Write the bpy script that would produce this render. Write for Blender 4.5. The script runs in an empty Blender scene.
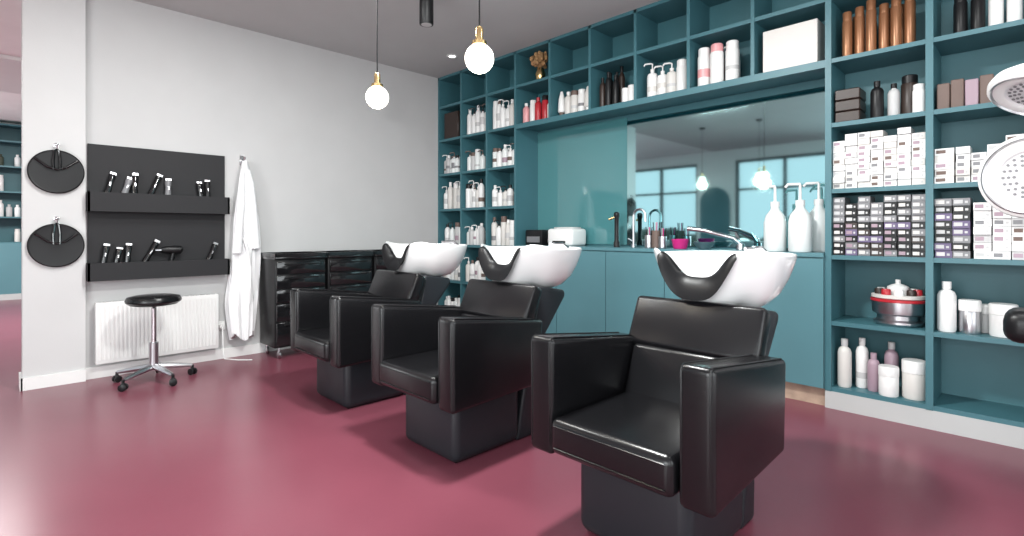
import bpy, bmesh, math, random
from mathutils import Vector, Matrix
random.seed(7)
S=bpy.context.scene
S.view_settings.view_transform='Standard'
S.view_settings.look='None'
S.view_settings.exposure=0.2
pi=math.pi
# ---------------------------------------------------------------- materials
def mat(name,col,rough=.5,metal=0.,bump=0.,bscale=40.,coat=0.,emis=None,es=0.,var=0.,vscale=3.,spec=None,trans=0.,alpha=None):
    m=bpy.data.materials.new(name); m.use_nodes=True
    nt=m.node_tree; b=nt.nodes['Principled BSDF']
    b.inputs['Base Color'].default_value=(*col,1); b.inputs['Roughness'].default_value=rough
    b.inputs['Metallic'].default_value=metal
    if coat: b.inputs['Coat Weight'].default_value=coat; b.inputs['Coat Roughness'].default_value=.08
    if spec is not None: b.inputs['Specular IOR Level'].default_value=spec
    if trans: b.inputs['Transmission Weight'].default_value=trans
    if emis: b.inputs['Emission Color'].default_value=(*emis,1); b.inputs['Emission Strength'].default_value=es
    tc=nt.nodes.new('ShaderNodeTexCoord')
    if bump:
        n=nt.nodes.new('ShaderNodeTexNoise'); n.inputs['Scale'].default_value=bscale; n.inputs['Detail'].default_value=4
        bp=nt.nodes.new('ShaderNodeBump'); bp.inputs['Strength'].default_value=bump; bp.inputs['Distance'].default_value=.01
        nt.links.new(tc.outputs['Object'],n.inputs['Vector']); nt.links.new(n.outputs['Fac'],bp.inputs['Height']); nt.links.new(bp.outputs['Normal'],b.inputs['Normal'])
    if var:
        n=nt.nodes.new('ShaderNodeTexNoise'); n.inputs['Scale'].default_value=vscale; n.inputs['Detail'].default_value=5
        r=nt.nodes.new('ShaderNodeValToRGB')
        r.color_ramp.elements[0].position=.3; r.color_ramp.elements[1].position=.7
        r.color_ramp.elements[0].color=(*[c*(1-var) for c in col],1); r.color_ramp.elements[1].color=(*[min(1,c*(1+var)) for c in col],1)
        nt.links.new(tc.outputs['Object'],n.inputs['Vector']); nt.links.new(n.outputs['Fac'],r.inputs['Fac']); nt.links.new(r.outputs['Color'],b.inputs['Base Color'])
    return m
M={}
M['floor']=mat('floor_vinyl',(.185,.050,.073),.28,var=.05,vscale=2.5,bump=.02,bscale=60,spec=.40)
M['gray']=mat('gray_paint',(.50,.50,.50),.7,bump=.05,bscale=120,var=.02)
M['pier']=mat('pier_paint',(.56,.56,.56),.7,bump=.05,bscale=120,var=.02)
M['white']=mat('white_paint',(.84,.86,.85),.7,var=.02)
M['ceil']=mat('ceiling_paint',(.50,.505,.505),.7,var=.02)
M['teal']=mat('teal_laminate',(.048,.148,.176),.42,var=.04)
M['teald']=mat('teal_back',(.047,.15,.176),.5,var=.04)
M['cab']=mat('teal_cabinet',(.086,.208,.24),.35,var=.03)
M['tglass']=mat('teal_glass',(.065,.21,.225),.06,coat=1.)
M['mirror']=mat('tinted_mirror',(.40,.66,.68),.04,metal=1.)
M['leather']=mat('black_leather',(.006,.006,.007),.25,bump=.05,bscale=160,spec=.38)
M['base']=mat('charcoal_plastic',(.015,.017,.021),.42,bump=.02,bscale=100,spec=.32)
M['blk']=mat('black_plastic',(.009,.009,.010),.35,var=.1,spec=.3)
M['rub']=mat('black_rubber',(.005,.005,.006),.4,var=.1,spec=.22)
M['panel']=mat('black_panel',(.018,.018,.020),.6,bump=.05,bscale=80,spec=.3)
M['blkgloss']=mat('black_gloss',(.008,.008,.009),.1,coat=.4,var=.3,vscale=8)
M['cer']=mat('white_ceramic',(.83,.83,.83),.08,coat=.8,var=.01)
M['wpl']=mat('white_plastic',(.76,.76,.75),.3,var=.02)
M['wht2']=mat('offwhite',(.62,.60,.57),.45,var=.03)
M['chrome']=mat('chrome',(.72,.72,.74),.12,metal=1.,var=.05)
M['steel']=mat('steel',(.5,.5,.52),.3,metal=1.,var=.1)
M['silver']=mat('silver_shell',(.70,.70,.71),.3,metal=.15,var=.03)
M['brass']=mat('brass',(.70,.50,.24),.25,metal=1.,var=.05)
M['copper']=mat('copper_bottle',(.28,.125,.06),.3,metal=.4,var=.1)
M['red']=mat('red_plastic',(.42,.02,.03),.3,var=.05)
M['pink']=mat('pink_plastic',(.68,.32,.33),.35,var=.05)
M['mag']=mat('magenta_plastic',(.5,.02,.18),.35,var=.05)
M['brown']=mat('brown_card',(.14,.095,.08),.6,var=.15)
M['dbrown']=mat('dark_brown',(.03,.018,.014),.4,var=.2)
M['purple']=mat('purple_card',(.13,.10,.19),.5,var=.1)
M['mauve']=mat('mauve',(.34,.24,.29),.4,var=.1)
M['lgray']=mat('lightgray_card',(.5,.5,.5),.5,var=.1)
M['mgray']=mat('midgray_plastic',(.19,.19,.20),.4,var=.1)
M['green']=mat('leaf_green',(.05,.065,.045),.6,var=.3)
M['wood']=mat('light_wood',(.45,.33,.25),.5,var=.2,vscale=12)
M['plinth']=mat('plinth_gray',(.47,.48,.475),.5,var=.03)
M['cloth']=mat('white_cloth',(.78,.78,.79),.85,bump=.15,bscale=60)
M['dry']=mat('dried_flower',(.35,.20,.09),.8,var=.3,vscale=30)
M['jug']=mat('translucent_jug',(.72,.75,.74),.3,var=.02)
M['glob']=mat('opal_globe',(1,.95,.88),.2,emis=(1,.93,.82),es=3.2)
M['led']=mat('led_diffuser',(1,1,1),.4,emis=(1,.97,.93),es=5)
# ---------------------------------------------------------------- mesh builder
class MB:
    def __init__(s): s.v=[];s.f=[];s.m=[];s.sm=[];s.mats=[]
    def mi(s,k):
        if k not in s.mats: s.mats.append(k)
        return s.mats.index(k)
    def add(s,vs,fs,k,smooth=False,T=None):
        o=len(s.v)
        for p in vs:
            p=Vector(p)
            if T is not None: p=T@p
            s.v.append(tuple(p))
        i=s.mi(k)
        for f in fs: s.f.append([o+a for a in f]); s.m.append(i); s.sm.append(smooth)
    def box(s,x0,x1,y0,y1,z0,z1,k,T=None):
        vs=[(x0,y0,z0),(x1,y0,z0),(x1,y1,z0),(x0,y1,z0),(x0,y0,z1),(x1,y0,z1),(x1,y1,z1),(x0,y1,z1)]
        s.add(vs,[(0,3,2,1),(4,5,6,7),(0,1,5,4),(1,2,6,5),(2,3,7,6),(3,0,4,7)],k,False,T)
    def rbox(s,x0,x1,y0,y1,z0,z1,k,r=.02,seg=3,T=None,taper=None):
        bm=bmesh.new(); bmesh.ops.create_cube(bm,size=1)
        for v in bm.verts:
            tz=v.co.z+.5
            sx=sy=1
            if taper: sx=taper[0]+(1-taper[0])*tz; sy=taper[1]+(1-taper[1])*tz
            v.co=Vector(((x0+x1)/2+v.co.x*(x1-x0)*sx,(y0+y1)/2+v.co.y*(y1-y0)*sy,(z0+z1)/2+v.co.z*(z1-z0)))
        bmesh.ops.bevel(bm,geom=bm.edges[:],offset=r,segments=seg,profile=.5,affect='EDGES')
        s.bm(bm,k,T)
    def prism(s,poly,x0,x1,k,r=.02,seg=3,T=None):
        """poly in (y,z), extruded in x"""
        bm=bmesh.new()
        a=[bm.verts.new((x0,y,z)) for y,z in poly]; b=[bm.verts.new((x1,y,z)) for y,z in poly]
        bm.faces.new(a[::-1]); bm.faces.new(b); n=len(poly)
        for i in range(n): bm.faces.new((a[i],a[(i+1)%n],b[(i+1)%n],b[i]))
        bmesh.ops.recalc_face_normals(bm,faces=bm.faces[:])
        if r: bmesh.ops.bevel(bm,geom=bm.edges[:],offset=r,segments=seg,profile=.5,affect='EDGES')
        s.bm(bm,k,T)
    def bm(s,bm,k,T=None,smooth=True):
        bm.verts.index_update()
        s.add([v.co.copy() for v in bm.verts],[[v.index for v in f.verts] for f in bm.faces],k,smooth,T); bm.free()
    def lathe(s,prof,k,c=(0,0,0),seg=20,T=None,smooth=True,cap=True):
        vs=[];fs=[];n=len(prof)
        for i in range(seg):
            a=2*pi*i/seg
            for r,z in prof: vs.append((c[0]+r*math.cos(a),c[1]+r*math.sin(a),c[2]+z))
        for i in range(seg):
            j=(i+1)%seg
            for q in range(n-1):
                fs.append((i*n+q,j*n+q,j*n+q+1,i*n+q+1))
        if cap:
            if prof[0][0]>1e-5: fs.append([i*n for i in range(seg)][::-1])
            if prof[-1][0]>1e-5: fs.append([i*n+n-1 for i in range(seg)])
        s.add(vs,fs,k,smooth,T)
    def cyl(s,c,r,h,k,seg=16,T=None): s.lathe([(r*.96,0),(r,r*.04),(r,h-r*.04),(r*.96,h)],k,c,seg,T)
    def tube(s,pts,r,k,seg=8,T=None,flat=1.,cap=True):
        pts=[Vector(p) for p in pts]; vs=[];fs=[];n=len(pts); up=None
        rr=r if isinstance(r,(list,tuple)) else [r]*n
        for i,p in enumerate(pts):
            d=(pts[min(i+1,n-1)]-pts[max(i-1,0)]).normalized()
            if up is None:
                up=Vector((0,0,1)) if abs(d.z)<.9 else Vector((1,0,0))
            a=(up-d*up.dot(d)).normalized(); b=d.cross(a); up=a
            for j in range(seg):
                t=2*pi*j/seg; vs.append(p+(a*math.cos(t)*flat+b*math.sin(t))*rr[i])
        for i in range(n-1):
            for j in range(seg):
                j2=(j+1)%seg; fs.append((i*seg+j,i*seg+j2,(i+1)*seg+j2,(i+1)*seg+j))
        if cap: fs.append(list(range(seg))[::-1]); fs.append([(n-1)*seg+j for j in range(seg)])
        s.add(vs,fs,k,True,T)
    def sphere(s,c,r,k,seg=20,sc=(1,1,1),T=None):
        pr=[(max(0,math.sin(pi*i/12)),-math.cos(pi*i/12)) for i in range(13)]
        A=Matrix.Translation(c)@Matrix.Diagonal((r*sc[0],r*sc[1],r*sc[2],1))
        if T is not None: A=T@A
        s.lathe(pr,k,(0,0,0),seg,A,cap=False)
    def build(s,name,parent=None,loc=None,autos=True):
        me=bpy.data.meshes.new(name); me.from_pydata(s.v,[],s.f)
        for k in s.mats: me.materials.append(M[k])
        me.polygons.foreach_set('material_index',s.m); me.polygons.foreach_set('use_smooth',s.sm)
        me.update()
        bm=bmesh.new(); bm.from_mesh(me)
        bmesh.ops.recalc_face_normals(bm,faces=bm.faces[:])
        for e in bm.edges:
            if len(e.link_faces)==2 and e.calc_face_angle(0)>math.radians(38): e.smooth=False
        bm.to_mesh(me); bm.free()
        o=bpy.data.objects.new(name,me); bpy.context.collection.objects.link(o)
        if parent: o.parent=parent
        if loc: o.location=loc
        return o
def empty(name,loc=(0,0,0),rz=0):
    e=bpy.data.objects.new(name,None); e.empty_display_size=.1; e.location=loc; e.rotation_euler=(0,0,rz)
    bpy.context.collection.objects.link(e); return e
def simple(name,x0,x1,y0,y1,z0,z1,k,parent=None):
    b=MB(); b.box(x0,x1,y0,y1,z0,z1,k); return b.build(name,parent)
CH=3.05; YB=-7.5; XR=7.0; XL=-7.4; YF=.40
# ---------------------------------------------------------------- room
simple('floor',XL-.2,XR+.2,YB-.2,YF+.2,-.1,0,'floor')
simple('ceiling',-.2,XR+.2,YB-.2,YF+.2,CH,CH+.1,'ceil')
simple('ceiling.001',XL-.2,-.2,YB-.2,YF+.2,CH,CH+.1,'white')  # white base colour carries the window glare on this side
simple('wall_shelf_side',XL,XR,YF,YF+.15,0,CH,'gray')
simple('wall_gray',-.2,0,-3.74,YF,0,CH,'gray')
simple('wall_pier',0,.045,-3.74,-3.385,0,CH,'pier')
simple('wall_far_left',XL-.15,XL,YB,YF,0,CH,'white')
z0,z1=.35,2.8
wins=[(-6.6,-4.4),(-2.6,-.6),(.3,2.4),(3.3,6.5)]
b=MB()
edges=[XL]+[q for w in wins for q in w]+[XR]
for i in range(0,len(edges),2): b.box(edges[i],edges[i+1],YB-.2,YB,0,CH,'white')
for w in wins: b.box(w[0],w[1],YB-.2,YB,0,z0,'white'); b.box(w[0],w[1],YB-.2,YB,z1,CH,'white')
b.build('wall_windows')
def frame(b,x0,x1):
    for (a,c,d,e) in [(x0,x0+.06,z0,z1),(x1-.06,x1,z0,z1),(x0,x1,z0,z0+.06),(x0,x1,z1-.06,z1),((x0+x1)/2-.03,(x0+x1)/2+.03,z0,z1),(x0,x1,2.1,2.15)]:
        b.box(a,c,-.04,.04,d,e,'blk')
for i,w in enumerate(wins):
    b=MB(); frame(b,*w); b.build('window_%d'%(i+1),loc=(0,YB-.1,0))
added_wins=[(-6.8,-4.2),(-3.4,-1.2)]  # unseen windows added on the right wall to bring in side daylight
b=MB(); ed=[YB]+[q for w in added_wins for q in w]+[YF]
for i in range(0,len(ed),2): b.box(XR,XR+.2,ed[i],ed[i+1],0,CH,'white')
for w in added_wins: b.box(XR,XR+.2,w[0],w[1],0,z0,'white'); b.box(XR,XR+.2,w[0],w[1],z1,CH,'white')
b.build('wall_right')
for i,w in enumerate(added_wins):
    b=MB(); frame(b,*w); o=b.build('window_%d'%(i+5),loc=(XR+.1,0,0)); o.rotation_euler=(0,0,pi/2)
b=MB(); b.box(.045,.06,-3.75,-3.385,0,.09,'wpl'); b.box(-.2,.06,-3.755,-3.74,0,.09,'wpl'); b.box(0,.014,-3.385,-.001,0,.09,'wpl'); b.build('baseboard_left')
# ---------------------------------------------------------------- shelving
ZL=[.14,.57,1.00,1.43,1.86,2.28,2.69]; TB=.028
sh=MB(); D=.35
def board(x0,x1,z): sh.box(x0,x1,0.004,D,z-TB,z,'teal')
for z in ZL: board(0.0,1.35,z)
for z in ZL[5:]: board(1.35,4.25,z)
XE=5.81+.52
for z in ZL: board(4.25,XE,z)
for x in (.015,.45,.9,1.35): sh.box(x-.013,x+.013,0,D,.11,CH-.001,'teal')
for x in (1.83,2.32,2.80,3.28,3.77): sh.box(x-.013,x+.013,0,D,ZL[5],CH-.001,'teal')
for x in (4.25,4.77,5.29,5.81,XE): sh.box(x-.018,x+.018,0,D,.11,CH-.001,'teal')
sh.box(0,XE,0,D,CH-.03,CH-.001,'teal')
sh.box(0,XE,D,D+.03,.0,CH-.001,'teald')
sh.box(1.35,4.25,0-.002,.03,ZL[5]-.05,ZL[5],'teal')
sh.box(0,1.35,.03,D,0,.112,'plinth'); sh.box(4.232,XE,.0,D,0,.112,'plinth')
sh.build('shelving_unit')
simple('backsplash_glass',1.365,2.50,D-.012,D-.001,1.03,2.225,'tglass')
simple('wall_mirror',2.505,4.23,D-.014,D-.001,1.03,2.19,'mirror')
cb=MB()
cb.box(1.366,4.23,.0,D-.02,.12,.985,'cab')
xs=[1.366+i*(4.23-1.366)/5 for i in range(6)]
for i in range(5): cb.box(xs[i]+.003,xs[i+1]-.003,-.02,0,.125,.975,'cab')
cb.box(1.366,4.23,-.03,D-.016,.985,1.012,'cab')
cb.box(1.37,4.228,.03,.30,0,.12,'wood')
cb.build('counter_cabinet')
# ---------------------------------------------------------------- bottles
def bottle(b,x,y,z,r,h,k='wpl',t='cap',cap=None,lab=None):
    cap=cap or k; z+=.001
    if t=='cap':
        b.lathe([(r*.9,0),(r,.05*h),(r,.72*h),(r*.8,.80*h),(r*.42,.84*h),(r*.42,.86*h)],k,(x,y,z),14)
        b.lathe([(r*.5,.86*h),(r*.5,h)],cap,(x,y,z),12)
    elif t=='tall':
        b.lathe([(r*.95,0),(r,.04*h),(r,.78*h),(r*.93,.80*h)],k,(x,y,z),14)
        b.lathe([(r*.9,.80*h),(r*.9,.98*h),(r*.8,h)],cap,(x,y,z),14)
    elif t=='pump':
        b.lathe([(r*.92,0),(r,.04*h),(r,.62*h),(r*.85,.70*h),(r*.35,.74*h),(r*.35,.78*h)],k,(x,y,z),14)
        b.lathe([(r*.4,.78*h),(r*.4,.84*h),(r*.12,.85*h),(r*.12,.94*h)],cap,(x,y,z),10)
        b.tube([(x,y,z+.94*h),(x,y,z+h*.985),(x-.2*r,y-.3*r,z+h),(x-1.0*r,y-.9*r,z+.985*h),(x-1.2*r,y-1.05*r,z+.93*h)],r*.16,cap,6)
    elif t=='jar':
        b.lathe([(r*.95,0),(r,.05*h),(r,.66*h),(r*.95,.68*h)],k,(x,y,z),18)
        b.lathe([(r*1.03,.68*h),(r*1.03,.97*h),(r*.96,h)],cap,(x,y,z),18)
    elif t=='tube':
        b.lathe([(r*.6,0),(r*.6,.18*h)],cap,(x,y,z),10)
        b.lathe([(r*.8,.18*h),(r,.25*h),(r*.8,.7*h),(r*.3,h)],k,(x,y,z),10)
    if lab and t!='tube':
        q=random.uniform(.18,.3); b.lathe([(r*1.012,q*h),(r*1.012,(q+random.uniform(.08,.28))*h)],lab,(x,y,z),14,cap=False)
def row(b,x0,x1,z,n,r,h,ks,ts,y=.13,cap=None,jit=.1,lab=None):
    for i in range(n):
        x=x0+(x1-x0)*(i+.5)/n
        k=random.choice(ks); t=random.choice(ts)
        bottle(b,x,y+random.uniform(-.015,.015),z,r,h*random.uniform(1-jit,1+jit),k,t,cap and random.choice(cap),lab and random.choice(lab))
LB=[None,None,None,'lgray','lgray','brown','mauve','mgray']
b=MB()
for (x0,x1) in ((.04,.43),(.48,.87),(.93,1.32)):
    for li in (0,1,2,3,4,5):
        if li==5 and x0<.1: continue
        z=ZL[li]
        n=random.choice([4,5,5])
        base=random.choice([['wpl','wpl','wht2'],['wpl','lgray','jug'],['wpl','wpl','wpl','wht2'],['wht2','wpl']])
        row(b,x0+.0,x1-random.choice([0,.06,.1]),z,n,.036,random.choice([.27,.30,.23]),base,['cap','pump','tall'],cap=['wpl','blk','wpl','brown'],y=.08,lab=LB)
        row(b,x0+.05,x1,z,3,.034,.22,['wpl','wht2','wpl','dbrown'],['cap','tall'],y=.22,cap=['wpl','blk'])
b.build('shampoo_bottles')
b=MB(); b.rbox(.09,.36,.03,.25,ZL[5]+.001,ZL[5]+.32,'dbrown',.006,1); b.build('storage_box')
b=MB()
z=ZL[5]
for i,(k,h,cp) in enumerate((('pink',.22,'wpl'),('wpl',.24,'wpl'),('red',.25,'red'),('red',.26,'blk'),('wht2',.20,'red'))): bottle(b,1.43+i*.085,.09+.015*(i%2),z,.037,h,k,'tall' if i%2 else 'cap',cp)
b.build('red_bottles')
b=MB()
row(b,1.87,2.28,z,5,.04,.25,['wpl','wht2'],['cap','tube','tall'],cap=['wpl','brown'],y=.1,lab=LB)
row(b,2.62,2.76,z,2,.035,.14,['wpl'],['jar'],y=.07)
row(b,2.86,3.22,z,4,.045,.29,['wpl','wht2'],['pump','tall'],cap=['wpl'],y=.1,lab=['wht2','lgray',None])
b.build('conditioner_bottles')
b=MB(); row(b,2.37,2.58,z,3,.03,.36,['blk','dbrown'],['tall','cap'],y=.2,cap=['blk']); row(b,2.37,2.58,z,3,.03,.30,['dbrown','blk'],['cap'],y=.08,cap=['blk']); b.build('dark_bottles')
b=MB()
for i,(xx,yy) in enumerate(((3.37,.09),(3.48,.07),(3.59,.09),(3.43,.21),(3.55,.21))):
    bottle(b,xx,yy,z,.05,.31,'wpl' if i!=3 else 'pink','tall' if i!=4 else 'pump',['wpl','pink'][i%2],['pink',None,'lgray',None,None][i])
b.build('lotion_bottles')
b=MB(); b.rbox(3.83,4.18,.03,.22,z+.001,z+.30,'wht2',.004,1); b.build('cardboard_box')
b=MB()
for i in range(6): bottle(b,4.34+i*.065,.08+.02*(i%2),z,.029,.30+.02*(i%3),'copper','tall','copper')
for i in range(4): bottle(b,4.37+i*.08,.2,z,.03,.30,'copper','tall','copper')
b.build('copper_bottles')
b=MB()
for i in range(4): bottle(b,4.9+i*.075,.1,z,.032,.24,'blk' if i<2 else 'wpl','tall','blk')
row(b,5.34,5.75,z,5,.035,.25,['wpl','blk'],['tall','cap'])
b.build('styling_bottles')
e=empty('dried_flower_vase',(1.62,.10,ZL[6]+.001))
b=MB(); b.lathe([(.03,0),(.045,.02),(.055,.08),(.04,.12),(.035,.14),(.03,.14),(.03,.02)],'brass',(0,0,0),18); b.build('vase',e)
b=MB()
for i in range(44):
    a=random.uniform(0,2*pi); q=random.uniform(.01,.10); h=random.uniform(.17,.29)
    p=(q*math.cos(a)*1.1,q*math.sin(a)*.8,h)
    b.tube([(0,0,.1),(p[0]*.4,p[1]*.4,.17),p],.002,'dry',4)
    b.sphere(p,random.uniform(.014,.024),'dry',7,(1,1,1.3))
b.build('flowers',e)
z=ZL[4]
b=MB()
for i in range(3): b.rbox(4.28,4.42,.03,.2,z+.001+i*.072,z+.07+i*.072,'dbrown',.006,1)
b.build('product_cartons')
b=MB(); bottle(b,4.50,.09,z,.036,.24,'blk','cap','blk'); bottle(b,4.585,.1,z,.032,.21,'lgray','cap','blk'); bottle(b,4.66,.13,z,.045,.25,'dbrown','tall','blk'); bottle(b,4.715,.05,z,.032,.17,'wpl','tall','wpl'); b.build('serum_bottles')
b=MB()
x=4.80
for i in range(7):
    w=.062; b.rbox(x,x+w-.004,.03,.2,z+.001,z+.15+.012*(i%2),'brown' if i!=2 else 'mauve',.004,1); x+=w
for i in range(5):
    b.rbox(5.33+i*.07,5.33+i*.07+.06,.04,.2,z+.001,z+.16,random.choice(['brown','wht2']),.004,1)
b.build('boxed_products')
b=MB()
def stack(x0,x1,z,rows,cols,kf,kb,hgt=.046,skip=0):
    w=(x1-x0)/cols
    for c in range(cols):
        rr=rows-random.choice([0,0,0,skip])
        for r_ in range(rr):
            zz=z+.001+r_*(hgt+.001); yo=.02+random.uniform(0,.018); xx=x0+c*w+random.uniform(0,.003)
            k=random.choice(kf)
            b.box(xx,xx+w-.004,yo,yo+.14,zz,zz+hgt-.001,k)
            k2=random.choice(kb)
            b.box(xx+.006,xx+w*.55,yo-.0008,yo,zz+hgt*.25,zz+hgt*.75,k2)
            b.box(xx+w*.66,xx+w-.014,yo-.0008,yo,zz+hgt*.3,zz+hgt*.6,'lgray')
W1=['wpl','wpl','wpl','wht2']; K1=['lgray','wht2','mauve','mgray','brown']
stack(4.27,4.75,ZL[3],9,7,W1,K1,.038,1)
stack(4.79,4.88,ZL[3],5,1,W1,K1,.040); stack(4.885,5.08,ZL[3],5,3,W1,K1,.040,1); stack(5.09,5.27,ZL[3],6,2,W1,K1,.040,1)
stack(4.27,4.75,ZL[2],5,7,['blk','blk','mgray','purple','dbrown'],['wht2','mauve','lgray'],.041)
stack(4.27,4.75,ZL[2]+5*.042+.001,4,7,['mgray','mgray','blk','mgray'],['wht2','lgray'],.040,1)
stack(4.79,4.95,ZL[2],8,2,['blk','purple','mgray'],['wht2','lgray'],.042,2)
stack(4.96,5.27,ZL[2],7,4,['wpl','wpl','lgray'],K1,.044,2)
stack(5.33,5.77,ZL[2],5,5,W1,K1,.045,2); stack(5.33,5.77,ZL[3],4,5,W1,K1,.045,2)
b.build('hair_dye_boxes')
e=empty('wax_heater',(4.60,.14,ZL[1]+.001)); e.scale=(1.15,1.0,1.25)
b=MB(); b.lathe([(.10,0),(.11,.01),(.11,.02),(.095,.03),(.095,.05),(.115,.06),(.118,.075),(.118,.12),(.105,.135)],'steel',(0,0,0),28)
b.build('body',e)
b=MB(); b.lathe([(.119,.116),(.125,.118),(.125,.128),(.119,.131)],'red',(0,0,0),28); b.lathe([(.116,.133),(.121,.136),(.121,.15),(.114,.152)],'wht2',(0,0,0),28); b.build('red_band',e)
b=MB()
for i in range(9):
    a=2*pi*i/9; b.lathe([(.02,.13),(.022,.15),(.022,.175),(.018,.18)],['red','wpl','dbrown'][i%3],(.085*math.cos(a),.085*math.sin(a),0),10)
b.lathe([(.05,.130),(.05,.19),(.03,.20),(.012,.205),(.012,.225),(.0,.226)],'wpl',(0,0,0),16); b.build('cups',e)
b=MB(); z=ZL[1]
bottle(b,4.84,.08,z,.045,.29,'wpl','cap','wpl'); bottle(b,4.94,.10,z,.05,.19,'steel','jar','wpl'); bottle(b,5.0,.2,z,.04,.16,'lgray','jar','wpl'); bottle(b,5.08,.11,z,.06,.18,'wpl','jar','wpl')
row(b,5.36,5.75,z,4,.04,.2,['wpl','wht2'],['jar','cap'])
b.build('care_products')
b=MB(); z=ZL[0]
bottle(b,4.325,.08,z,.04,.31,'wht2','cap','lgray'); bottle(b,4.41,.14,z,.036,.32,'wpl','cap','wpl','lgray'); bottle(b,4.48,.10,z,.034,.24,'mauve','cap','mauve')
bottle(b,4.56,.18,z,.038,.31,'mauve','cap','lgray'); bottle(b,4.565,.06,z,.052,.18,'wpl','jar','wpl'); bottle(b,4.685,.10,z,.06,.23,'wht2','jar','wpl')
b.build('large_bottles')
# ---------------------------------------------------------------- counter items
ZC=1.013
b=MB()
b.rbox(1.42,1.66,.08,.30,ZC,ZC+.16,'blk',.015,2); b.box(1.45,1.63,.075,.085,ZC+.03,ZC+.09,'steel')
b.build('coffee_machine')
b=MB(); b.rbox(1.76,2.08,.04,.28,ZC,ZC+.17,'wpl',.03,3); b.box(1.84,2.0,.032,.042,ZC+.03,ZC+.05,'blk'); b.rbox(1.80,2.04,.1,.24,ZC+.165,ZC+.185,'lgray',.006,1); b.build('towel_warmer')
def faucet(name,x,y,k,h,side=1):
    b=MB(); b.cyl((x,y,ZC),.025,.03,k)
    pts=[(x,y,ZC+.02)]+[(x,y,ZC+h*.7)]+[(x+side*(.06-.06*math.cos(t)),y-.0-.0*t,ZC+h*.7+.06*math.sin(t)) for t in [pi*i/8 for i in range(1,9)]]+[(x+side*.12,y,ZC+h*.7-.05)]
    b.tube(pts,.011,k,8); b.tube([(x,y,ZC+.05),(x-side*.04,y-.03,ZC+.08)],.006,k,6); b.build(name)
b=MB(); b.lathe([(.028,0),(.028,.04),(.02,.06),(.02,.26),(.026,.28),(.026,.31),(.014,.32)],'blk',(2.52,.14,ZC),14); b.tube([(2.52,.14,ZC+.28),(2.46,.1,ZC+.25)],.01,'brass',8); b.build('milk_frother_stand')
faucet('kitchen_faucet',2.66,.2,'steel',.40,1)
b=MB()
for i,(x,h) in enumerate(((2.86,.11),(2.93,.15),(2.99,.10))):
    b.lathe([(.03,0),(.036,.005),(.036,h),(.032,h),(.032,.01),(0,.01)],['steel','brown','steel'][i],(x,.12,ZC),16,cap=False)
    for q in range(4): b.tube([(x+.01*(q-1.5),.12,ZC+.02),(x+.018*(q-1.5),.12+.01*(q%2),ZC+h+.07)],.004,['blk','lgray','mag'][q%3],5)
b.build('brush_cups')
b=MB(); b.lathe([(.05,0),(.055,.01),(.07,.08),(.066,.08),(.05,.012),(0,.012)],'mag',(3.16,.10,ZC),18,cap=False); b.build('tint_bowl')
b=MB(); b.lathe([(.04,0),(.07,.03),(.085,.055),(.08,.055),(.06,.03),(0,.012)],'steel',(3.33,.17,ZC),20,cap=False); b.build('metal_bowl')
b=MB(); b.cyl((3.62,.16,ZC),.03,.05,'chrome'); b.tube([(3.62,.16,ZC+.04),(3.58,.12,ZC+.09),(3.40,-.0,ZC+.15),(3.30,-.06,ZC+.165)],[.022,.022,.018,.02],'chrome',10); b.tube([(3.62,.16,ZC+.06),(3.58,.17,ZC+.13)],.008,'chrome',6); b.build('basin_mixer_tap')
def jug(x,y,s=1.):
    b=MB()
    b.lathe([(.066*s,0),(.072*s,.01),(.072*s,.20*s),(.06*s,.25*s),(.03*s,.29*s),(.026*s,.31*s)],'jug',(x,y,ZC),22)
    b.lathe([(.03*s,.31*s),(.03*s,.345*s),(.01*s,.35*s),(.008*s,.45*s)],'wpl',(x,y,ZC),12)
    b.tube([(x,y,ZC+.44*s),(x,y,ZC+.455*s),(x-.07*s,y-.02,ZC+.455*s),(x-.085*s,y-.025,ZC+.435*s)],.009*s,'wpl',7)
    b.build('pump_jug')
jug(3.89,.10,1.02); jug(4.06,.08,1.03); jug(4.13,.25,1.06)
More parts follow.
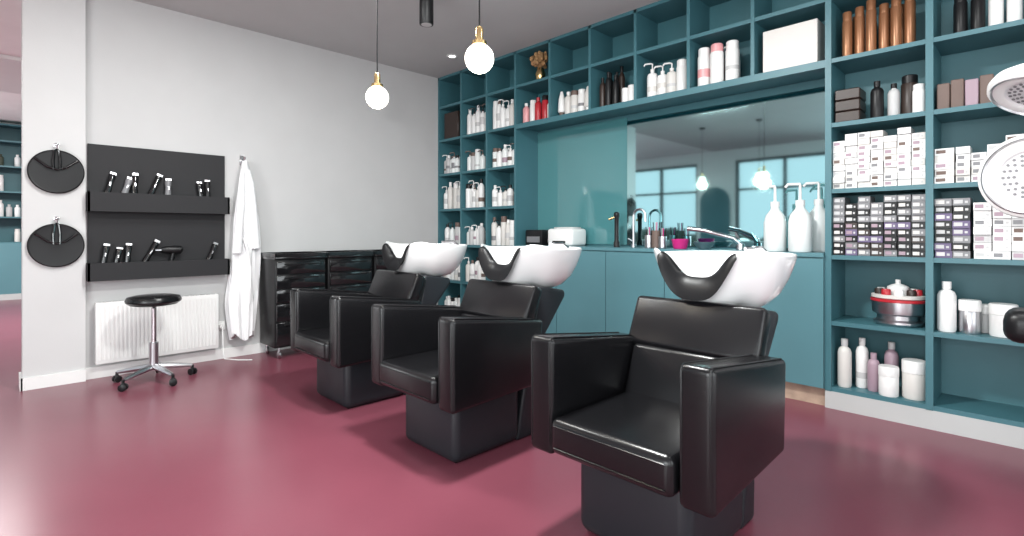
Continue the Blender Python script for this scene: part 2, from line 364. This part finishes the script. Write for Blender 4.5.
# ---------------------------------------------------------------- shampoo chairs
def chair(cx,idx):
    e=empty('shampoo_chair',(cx,-2.40,0))
    b=MB(); b.rbox(-.23,.23,.12,.58,0.004,.36,'base',.045,4); b.rbox(-.2,.2,.15,.55,0,.02,'blk',.006,1); b.build('base',e)
    b=MB(); b.rbox(-.246,.246,-.022,.56,.335,.468,'leather',.030,5)
    b.tube([(-.222,-.0235,.442),(.222,-.0235,.442)],.003,'leather',6); b.tube([(-.222,-.0235,.362),(.222,-.0235,.362)],.003,'leather',6)
    b.build('seat',e)
    for nme,s in (('arm_left',-1),('arm_right',1)):
        b=MB()
        xa,xb=(-.365,-.25) if s<0 else (.25,.365)
        poly=[(0,.315),(0,.755),(.62,.68),(.60,.34)]
        b.prism(poly,xa,xb,'leather',.022,5)
        for xq in (xa+.013,xb-.013):
            b.tube([(xq,.002,.35),(xq,.000,.73),(xq,.007,.747),(xq,.025,.7525),(xq,.30,.7195),(xq,.59,.684)],.003,'leather',5)
        b.build(nme,e)
    def pad(b,x,p0,p1,th,k,r=.022):
        (y0,z0),(y1,z1)=p0,p1; L=math.hypot(y1-y0,z1-z0); a=math.atan2(y1-y0,z1-z0)
        T=Matrix.Translation((0,y0,z0))@Matrix.Rotation(-a,4,'X')
        b.rbox(-x,x,0,th,0,L,k,r,4,T)
    b=MB(); pad(b,.246,(.45,.44),(.54,.665),.09,'leather'); pad(b,.285,(.54,.658),(.635,.865),.085,'leather'); b.build('backrest',e)
    b=MB(); pad(b,.24,(.55,.35),(.70,.82),.05,'blk',.015); b.build('back_shell',e)
    b=MB(); b.prism([(.56,.0),(.70,.0),(.72,.46),(.98,.76),(.98,.80),(.74,.84),(.70,.6)],-.22,.22,'base',.02,3); b.build('rear_housing',e)
    b=MB(); cy=.91; A=.285; Bq=.30; N=96
    prof=[(.30,-.245,0.),(.45,-.24,.0),(.64,-.215,.05),(.80,-.165,.22),(.91,-.10,.5),(.98,-.04,.85),(1.005,-.012,1.),(1.01,.0,1.),(.99,.008,1.),(.955,.0,1.),(.91,-.03,.85),(.82,-.08,.5),(.66,-.14,.2),(.38,-.175,.03),(.06,-.185,0),]
    def rim(ph,s,dz,w):
        c,sn=math.cos(ph),math.sin(ph); p=.80
        x=A*math.copysign(abs(c)**p,c); y=Bq*math.copysign(abs(sn)**p,sn)
        d=(ph+pi/2+pi)%(2*pi)-pi; g=math.exp(-(abs(d)/.36)**2.6); hn=math.exp(-((abs(d)-.85)/.38)**2)
        z=1.045+.025*hn
        return Vector((x*s, cy+y*s+(.045*g)*w*s - (1-s)*.02, z+dz-.125*g*w))
    vs=[];fs=[];n=len(prof)
    for i in range(N):
        ph=-pi+2*pi*i/N
        for (s_,dz,w) in prof: vs.append(rim(ph,s_,dz,w))
    for i in range(N):
        j=(i+1)%N
        for q in range(n-1): fs.append((i*n+q,j*n+q,j*n+q+1,i*n+q+1))
    fs.append([i*n for i in range(N)][::-1]); fs.append([i*n+n-1 for i in range(N)])
    b.add(vs,fs,'cer',True)
    b.build('wash_bowl',e)
    b=MB(); sg=16; K=30; vs=[];fs=[]
    for i in range(K+1):
        t=-1+2*i/K; ph=-pi/2+t*.52; c0=rim(ph,1.0,0.,1.); c1=rim(ph,.8,0.,1.)
        rd=(c0-c1); rd.z=0; rd.normalize(); f=max(.25,math.sqrt(max(0,1-t*t)))
        ce=c0+Vector((0,0,.010))-rd*.002
        for j in range(sg):
            a=2*pi*j/sg; off=rd*((.040*f+.016)*math.cos(a)); zz=.028*f*math.sin(a)
            if math.cos(a)>0: zz-=.065*f*math.cos(a)**2
            else: zz-=.055*f*math.cos(a)**2
            vs.append(ce+off+Vector((0,0,zz)))
    for i in range(K):
        for j in range(sg):
            j2=(j+1)%sg; fs.append((i*sg+j,i*sg+j2,(i+1)*sg+j2,(i+1)*sg+j))
    fs.append(list(range(sg))); fs.append([K*sg+j for j in range(sg)])
    b.add(vs,fs,'rub',True)
    b.build('neck_rest',e)
    b=MB(); b.lathe([(.03,0),(.03,.012),(.0,.013)],'chrome',(0,cy,.862),14); b.cyl((.12,cy+.22,.99),.018,.06,'chrome'); b.tube([(.12,cy+.22,1.04),(.10,cy+.18,1.075),(.06,cy+.10,1.07)],.012,'chrome',8); b.build('mixer',e)
for i,x in enumerate((4.20,2.99,1.87)): chair(x,i)
# ---------------------------------------------------------------- rolling stool
def stool(x,y):
    e=empty('rolling_stool',(x,y,0))
    b=MB(); b.lathe([(.12,.595),(.165,.60),(.182,.615),(.184,.63),(.172,.652),(.13,.662),(0,.664)],'leather',(0,0,0),32); b.lathe([(.10,.583),(.155,.593),(.155,.598)],'blk',(0,0,0),24); b.build('seat',e)
    b=MB(); b.cyl((0,0,.10),.032,.20,'steel'); b.cyl((0,0,.28),.018,.31,'chrome'); b.tube([(0,0,.575),(.13,-.03,.57)],.006,'chrome',6); b.build('column',e)
    b=MB()
    for i in range(5):
        a=2*pi*i/5+.3; c,s=math.cos(a),math.sin(a)
        b.tube([(0,0,.115),(.12*c,.12*s,.10),(.255*c,.255*s,.078)],[.026,.022,.014],'steel',8)
    b.build('star_base',e)
    b=MB()
    for i in range(5):
        a=2*pi*i/5+.3; c,s=math.cos(a),math.sin(a); cx_,cy_=.26*c,.26*s
        b.cyl((cx_,cy_,.05),.01,.03,'blk',8)
        for o in (-.016,.016):
            T=Matrix.Translation((cx_,cy_,.027))@Matrix.Rotation(a+1.1+i,4,'Z')@Matrix.Translation((0,o,0))@Matrix.Rotation(pi/2,4,'X')
            b.lathe([(.02,-.009),(.026,-.006),(.026,.006),(.02,.009)],'blk',(0,0,0),14,T)
        b.rbox(cx_-.02,cx_+.02,cy_-.012,cy_+.012,.035,.06,'blk',.005,2)
    b.build('casters',e)
stool(.42,-3.01)
# ---------------------------------------------------------------- radiator
b=MB(); y0,y1=-3.33,-2.47
b.rbox(.03,.10,y0,y1,.12,.60,'wpl',.008,2)
for i in range(30):
    yy=y0+.03+i*(y1-y0-.06)/29
    b.box(.1,.106,yy-.008,yy+.004,.15,.57,'wpl')
for i in range(20): b.box(.035,.095,y0+.03+i*.041,y0+.055+i*.041,.598,.603,'lgray')
b.box(0.002,.03,y0+.1,y0+.14,.2,.5,'wpl'); b.box(0.002,.03,y1-.14,y1-.1,.2,.5,'wpl')
b.build('radiator')
b=MB(); b.rbox(0.001,.012,-2.455,-2.395,.26,.34,'wpl',.003,1); b.lathe([(.02,0),(.02,.03)],'wpl',(0,0,0),12,Matrix.Translation((.012,-2.43,.30))@Matrix.Rotation(pi/2,4,'Y'))
b.tube([(.04,-2.43,.30),(.07,-2.43,.26),(.08,-2.43,.12),(.12,-2.43,.02),(.2,-2.34,.008),(.28,-2.25,.008)],.005,'wpl',6); b.build('power_socket')
# ---------------------------------------------------------------- tool panel
e=empty('tool_rack',(0,0,0))
b=MB(); b.box(.001,.02,-3.37,-2.40,.77,1.84,'panel'); b.build('board',e)
for i,(za,zb) in enumerate(((1.31,1.46),(.77,.91))):
    b=MB(); b.box(.02,.125,-3.375,-2.395,za,za+.015,'panel'); b.box(.11,.13,-3.38,-2.39,za,zb,'panel'); b.box(.02,.13,-3.38,-3.365,za,zb,'panel'); b.box(.02,.13,-2.405,-2.39,za,zb,'panel'); b.box(.02,.125,-3.365,-2.405,zb-.03,zb-.02,'panel'); b.build('ledge_%d'%(i+1),e)
def clipper(b,y,z,h,lean,kb='blkgloss'):
    T=Matrix.Translation((.075,y,z))@Matrix.Rotation(lean,4,'X')@Matrix.Rotation(-.15,4,'Y')
    b.tube([(0,0,0),(0,0,h*.15),(0,0,h*.5),(0,0,h*.8),(0,0,h*.9)],[.018,.023,.020,.025,.023],kb,12,T)
    b.box(-.008,.010,-.02,.02,h*.9,h,'steel',T); b.box(.020,.0235,-.004,.004,h*.4,h*.55,'steel',T)
def hairdryer(b,y,z):
    T=Matrix.Translation((.075,y,z))
    b.tube([(0,0,0),(0,.01,.06),(0,.02,.11)],[.016,.018,.02],'blk',10,T)
    b.tube([(0,-.07,.135),(0,-.03,.135),(0,.03,.135),(0,.07,.135),(0,.085,.135)],[.022,.032,.036,.034,.02],'blk',14,T)
    b.tube([(0,-.11,.135),(0,-.07,.135)],[.02,.024],'steel',10,T,flat=.6)
b=MB()
for y,h,l,k in ((-3.26,.19,-.25,'blkgloss'),(-3.15,.16,-.3,'mgray'),(-3.08,.19,-.05,'blkgloss'),(-2.98,.21,-.4,'blkgloss'),(-2.85,.16,-.05,'mgray'),(-2.60,.15,.1,'blkgloss'),(-2.55,.17,0,'blk')):
    clipper(b,y,1.44,h,l,k)
for y,h,l in ((-3.28,.17,-.15),(-3.2,.14,-.2),(-3.13,.17,-.1),(-3.02,.22,-.5),(-2.55,.18,-.4)):
    clipper(b,y,.89,h,l)
b.build('clippers',e)
b=MB(); hairdryer(b,-2.83,.865); b.build('hair_dryers',e)
def handmirror(z):
    e=empty('hand_mirror',(.046,-3.555,z))
    T=Matrix.Rotation(pi/2,4,'Y')
    b=MB(); b.lathe([(.155,.004),(.163,.012),(.163,.026),(.155,.032),(.145,.030),(.0,.036)],'blk',(0,0,0),40,T); b.build('disc',e)
    b=MB()
    b.tube([(.04,-.12,.09),(.055,-.05,.03),(.06,0,.015),(.055,.05,.03),(.04,.12,.09)],.009,'blkgloss',8)
    b.tube([(.06,-.018,.01),(.055,-.02,.08),(.045,-.014,.15),(.04,0,.17),(.045,.014,.15),(.055,.02,.08),(.06,.018,.01)],.008,'blkgloss',8)
    b.build('handle',e)
    b=MB(); b.lathe([(.018,0),(.018,.006),(.006,.008),(.006,.04)],'chrome',(0,0,0),14,Matrix.Translation((0,0,.20))@T)
    b.tube([(.04,0,.20),(.05,0,.185),(.06,0,.165),(.07,0,.17),(.075,0,.185)],.005,'chrome',8); b.sphere((.04,0,.20),.013,'chrome',12); b.build('hook',e)
handmirror(1.60); handmirror(1.05)
# ---------------------------------------------------------------- white robe
e=empty('hanging_robe',(.085,-2.252,0))
b=MB(); N=72; L=34; vs=[];fs=[]
for i in range(L+1):
    t=i/L; z=1.80-t*1.60
    w=.022+.045*min(1,t*3)**.8+.052*min(1,t*1.3); d=.032+.03*t
    if t>.8: w-=.03*(t-.8)/.2
    for j in range(N):
        a=2*pi*j/N
        fo=1+.16*math.sin(5*a+2*t)*min(1,t*3)+.13*math.sin(11*a-3*t+1)*min(1,t*3)+.08*math.sin(19*a+t*9)*min(1,t*3)
        vs.append((d*math.sin(a)*fo*1.15,w*math.cos(a)*fo+.012*math.sin(5*t)-.01*t,z+.035*math.sin(3*a)*t))
for i in range(L):
    for j in range(N):
        j2=(j+1)%N; fs.append((i*N+j,i*N+j2,(i+1)*N+j2,(i+1)*N+j))
fs.append(list(range(N))); fs.append([L*N+j for j in range(N)])
b.add(vs,fs,'cloth',True); b.build('body',e)
b=MB()
b.tube([(.025,.02,1.72),(.04,.04,1.60),(.05,.055,1.42),(.055,.07,1.2),(.05,.08,1.0)],[.020,.028,.032,.034,.042],'cloth',12,flat=.7)
b.tube([(.025,-.02,1.72),(.04,-.035,1.60),(.055,-.045,1.42),(.06,-.065,1.2),(.055,-.08,.96)],[.020,.028,.032,.034,.042],'cloth',12,flat=.7)
b.tube([(.07,-.03,1.1),(.075,.0,1.0),(.07,.03,.8),(.07,.02,.5)],.012,'cloth',6)
b.build('sleeves',e)
b=MB(); b.rbox(-.083,-.068,-.02,.02,1.77,1.86,'chrome',.004,1); b.tube([(-.07,0,1.82),(-.03,0,1.80),(-.0,0,1.81),(.01,0,1.84)],.007,'chrome',8); b.tube([(0,0,1.82),(.01,.02,1.80),(0,0,1.77)],.004,'cloth',6); b.build('hook',e)
# ---------------------------------------------------------------- trolleys
def trolley(y0):
    y1=y0+.475; e=empty('drawer_trolley',(0,y0,0)); w=.475
    b=MB(); b.rbox(.03,.40,0,w,.10,.90,'blk',.008,2); b.rbox(.02,.43,-.008,w+.008,.90,.925,'blkgloss',.006,2)
    for (xa,xb,ya,yb) in ((.02,.43,-.008,.006),(.02,.43,w-.006,w+.008),(.02,.034,0,w),(.416,.43,0,w)): b.box(xa,xb,ya,yb,.925,.955,'blkgloss')
    b.build('body',e)
    b=MB(); zs=[.115,.335,.50,.63,.76,.885]
    for i in range(5):
        b.rbox(.40,.42,.012,w-.012,zs[i]+.006,zs[i+1]-.006,'blkgloss',.006,2); b.box(.42,.434,.08,w-.08,zs[i+1]-.035,zs[i+1]-.022,'blk')
    b.build('drawers',e)
    b=MB()
    for cx_ in (.07,.37):
        for cy_ in (.05,w-.05):
            b.cyl((cx_,cy_,.05),.012,.05,'steel',8)
            b.lathe([(.02,-.012),(.033,-.008),(.033,.008),(.02,.012)],'steel',(0,0,0),14,Matrix.Translation((cx_,cy_,.034))@Matrix.Rotation(pi/2,4,'X'))
    b.build('casters',e)
for y in (-2.10,-1.60,-1.10): trolley(y)
# ---------------------------------------------------------------- lamps
def pendant(x,y,z):
    e=empty('pendant_lamp',(x,y,z))
    b=MB(); b.sphere((0,0,0),.060,'glob',28); b.build('globe',e)
    b=MB(); b.lathe([(.026,.052),(.030,.056),(.030,.070),(.016,.075),(.016,.12),(.011,.13),(0,.131)],'brass',(0,0,0),20); b.build('socket',e)
    b=MB(); b.tube([(0,0,.13),(0,0,CH-z-.02)],.0035,'blk',6); b.lathe([(.05,0),(.05,.024)],'blk',(0,0,CH-z-.025),18); b.build('cord',e)
    l=bpy.data.lights.new('bulb','POINT'); l.energy=6; l.color=(1,.9,.75); l.shadow_soft_size=.07
    o=bpy.data.objects.new('bulb',l); bpy.context.collection.objects.link(o); o.parent=e; o.location=(0,0,-.09)
for p in ((2.75,-2.43,1.865),(3.61,-2.46,1.86),(1.9,-4.6,2.1),(.9,-4.6,2.1)): pendant(*p)
b=MB(); b.lathe([(.052,0),(.054,.004),(.054,CH-2.745),(.05,CH-2.745)],'blk',(1.91,-1.52,2.744),24); b.lathe([(.04,-.0),(.04,.01)],'lgray',(1.91,-1.52,2.742),20); b.build('ceiling_spotlight')
for p in ((.77,-.38),):
    b=MB(); b.lathe([(.035,-.006),(.05,-.008),(.06,-.004),(.06,-.0005)],'wpl',(p[0],p[1],CH),24); b.lathe([(.034,-.007),(.034,-.004)],'led',(p[0],p[1],CH),20); b.build('recessed_downlight')
def unseen_panel(x,y,sx,sy,pw):  # out-of-view panels added to light the room from above
    e=empty('unseen_light_panel',(x,y,CH))
    b=MB(); b.box(-sx/2-.03,sx/2+.03,-sy/2-.03,sy/2+.03,-.04,-.001,'wpl'); b.build('frame',e)
    l=bpy.data.lights.new('unseen_panel_light','AREA'); l.shape='RECTANGLE'; l.size=sx; l.size_y=sy; l.energy=pw; l.color=(.98,1,.98)
    o=bpy.data.objects.new('unseen_panel_light',l); bpy.context.collection.objects.link(o); o.parent=e; o.location=(0,0,-.045)
unseen_panel(5.2,-1.5,.6,.4,20); unseen_panel(3.5,-2.3,.30,.25,105); unseen_panel(1.9,-2.95,.8,.35,42)  # smallest one placed from the chair shadows, the other two added as fill
unseen_panel(-3.5,-3.5,1.8,1.8,230)  # added to brighten the adjoining room
def daylight(loc,rot,sx,pw):
    l=bpy.data.lights.new('window_daylight','AREA'); l.shape='RECTANGLE'; l.size=sx; l.size_y=2.4; l.energy=pw; l.color=(.95,.99,1)
    o=bpy.data.objects.new('window_daylight',l); bpy.context.collection.objects.link(o); o.location=loc; o.rotation_euler=rot
daylight((-5.5,YB-.3,1.6),(pi/2,0,0),2.2,180)
daylight((4.9,YB-.3,1.6),(pi/2,0,0),3.2,230)
daylight((XR+.3,-5.5,1.6),(pi/2,0,pi/2),2.6,75)  # this and the next light the added right-wall windows
daylight((XR+.3,-2.3,1.6),(pi/2,0,pi/2),2.2,50)
# garden outside the windows
b=MB()
for i in range(90):
    x=random.uniform(-7,6.5); zz=random.uniform(-.1,.9); b.sphere((x,-12+random.uniform(-.8,.8),zz),random.uniform(.35,.6),'green',9,(1,.7,random.uniform(.8,1.1)))
b.build('garden_hedge')
simple('ground',-20,20,-26,YB-.2,-.2,-.1,'mgray')
# ---------------------------------------------------------------- hair processor (right edge)
e=empty('hair_processor',(5.60,-.72,0))
b=MB()
for i in range(5):
    a=2*pi*i/5; b.tube([(0,0,.09),(.28*math.cos(a),.28*math.sin(a),.06)],[.022,.015],'steel',8); b.sphere((.28*math.cos(a),.28*math.sin(a),.03),.03,'blk',10)
b.cyl((0,0,.07),.025,1.6,'chrome'); b.build('stand',e)
def head(b,loc,axis,r):
    q=Vector(axis).normalized().to_track_quat('Z','Y').to_matrix().to_4x4(); T=Matrix.Translation(loc)@q
    b.lathe([(.0,-.09),(r*.4,-.085),(r*.75,-.065),(r*.95,-.03),(r,.0),(r*.97,.018),(r*.90,.026)],'wpl',(0,0,0),48,T,cap=False)
    b.lathe([(r*.90,.026),(r*.87,.03),(r*.84,.022)],'steel',(0,0,0),48,T,cap=False)
    b.lathe([(r*.84,.022),(r*.66,.024),(r*.60,.018)],'wpl',(0,0,0),48,T,cap=False)
    b.lathe([(r*.60,.018),(r*.56,.012),(r*.30,.012),(0,.014)],'silver',(0,0,0),36,T,cap=False)
    b.lathe([(r*.20,.012),(r*.18,.024),(r*.1,.03),(0,.032)],'wpl',(0,0,0),24,T,cap=False)
    for rr,n_ in ((.30,12),(.40,16),(.50,20)):
        for i in range(n_):
            a=2*pi*i/n_; b.lathe([(.006,.012),(.006,.015)],'mgray',(r*rr*math.cos(a),r*rr*math.sin(a),0),8,T)
b=MB(); head(b,(-.40,-.05,1.385),(-.25,-1,-.05),.18); b.tube([(-.37,.06,1.39),(-.2,.08,1.45),(0,0,1.5)],.018,'chrome',8); b.build('head_1',e)
b=MB(); head(b,(-.39,-.03,1.74),(-.35,-.5,-1.1),.16); b.tube([(-.36,.0,1.82),(-.2,.02,1.75),(0,0,1.6)],.018,'chrome',8); b.build('head_2',e)
b=MB(); b.rbox(-.49,-.20,-.12,.10,.68,.82,'blk',.05,4); b.tube([(-.22,0,.75),(0,0,.75)],.02,'chrome',8); b.build('control_pod',e)
# ---------------------------------------------------------------- adjoining room shelf and items behind the camera
b=MB(); X0=-7.38; ya,yb=-5.8,-2.2
b.box(X0,X0+.02,ya,yb,0,2.98,'teald')
for z in (.10,.55,.98,1.41,1.84,2.27,2.70,2.98): b.box(X0,X0+.35,ya,yb,z-.025,z,'teal')
for i in range(9): 
    yy=ya+i*(yb-ya)/8; b.box(X0,X0+.35,yy-.013,yy+.013,0,2.98,'teal')
b.box(X0,X0+.36,ya,yb,0,.10,'plinth'); b.box(X0+.3,X0+.36,ya,yb,.1,.96,'cab')
b.build('shelving_unit.001')
b=MB()
for z in (1.41,1.84,2.27,.98):
    for i in range(34):
        yy=ya+.08+i*(yb-ya-.16)/33
        if random.random()<.65: bottle(b,X0+.22,yy,z,.04,random.uniform(.18,.3),random.choice(['wpl','wht2','green','lgray','wpl']),random.choice(['cap','tall']))
b.build('retail_bottles')
b=MB()
for z in (.4,.8,1.2,1.6,2.0,2.4): b.box(2.48,3.22,YB+.02,YB+.3,z-.02,z,'wood')
for x in (2.48,3.22): b.box(x-.015,x+.015,YB+.02,YB+.3,0,2.42,'wood')
for z in (.4,.8,1.2,1.6,2.0):
    for i in range(8): bottle(b,2.57+i*.08,YB+.16,z,.03,random.uniform(.15,.25),random.choice(['wpl','wht2','pink']),'cap')
b.build('display_rack')
b=MB()
pl=[(-.35,0),(.35,0)]+[(.35*math.cos(pi*i/16),1.75+.35*math.sin(pi*i/16)) for i in range(17)]
b.prism([(y,z) for y,z in pl],0,.04,'teal',0,T=Matrix.Translation((-.15,YB+.05,.1))@Matrix.Rotation(-pi/2,4,'Z'))
b.build('arched_mirror')
w=bpy.data.worlds.new('World'); S.world=w; w.use_nodes=True
bg=w.node_tree.nodes['Background']; bg.inputs['Color'].default_value=(.85,.93,1,1); bg.inputs['Strength'].default_value=1.1
c=bpy.data.cameras.new('camera'); co=bpy.data.objects.new('camera',c); bpy.context.collection.objects.link(co)
co.location=(5.22,-3.86,1.15); co.rotation_euler=(math.radians(90),0,math.radians(45.4))
c.sensor_width=36; c.lens=36*520/1024; c.shift_y=-36/1024; c.clip_start=.05
S.camera=co
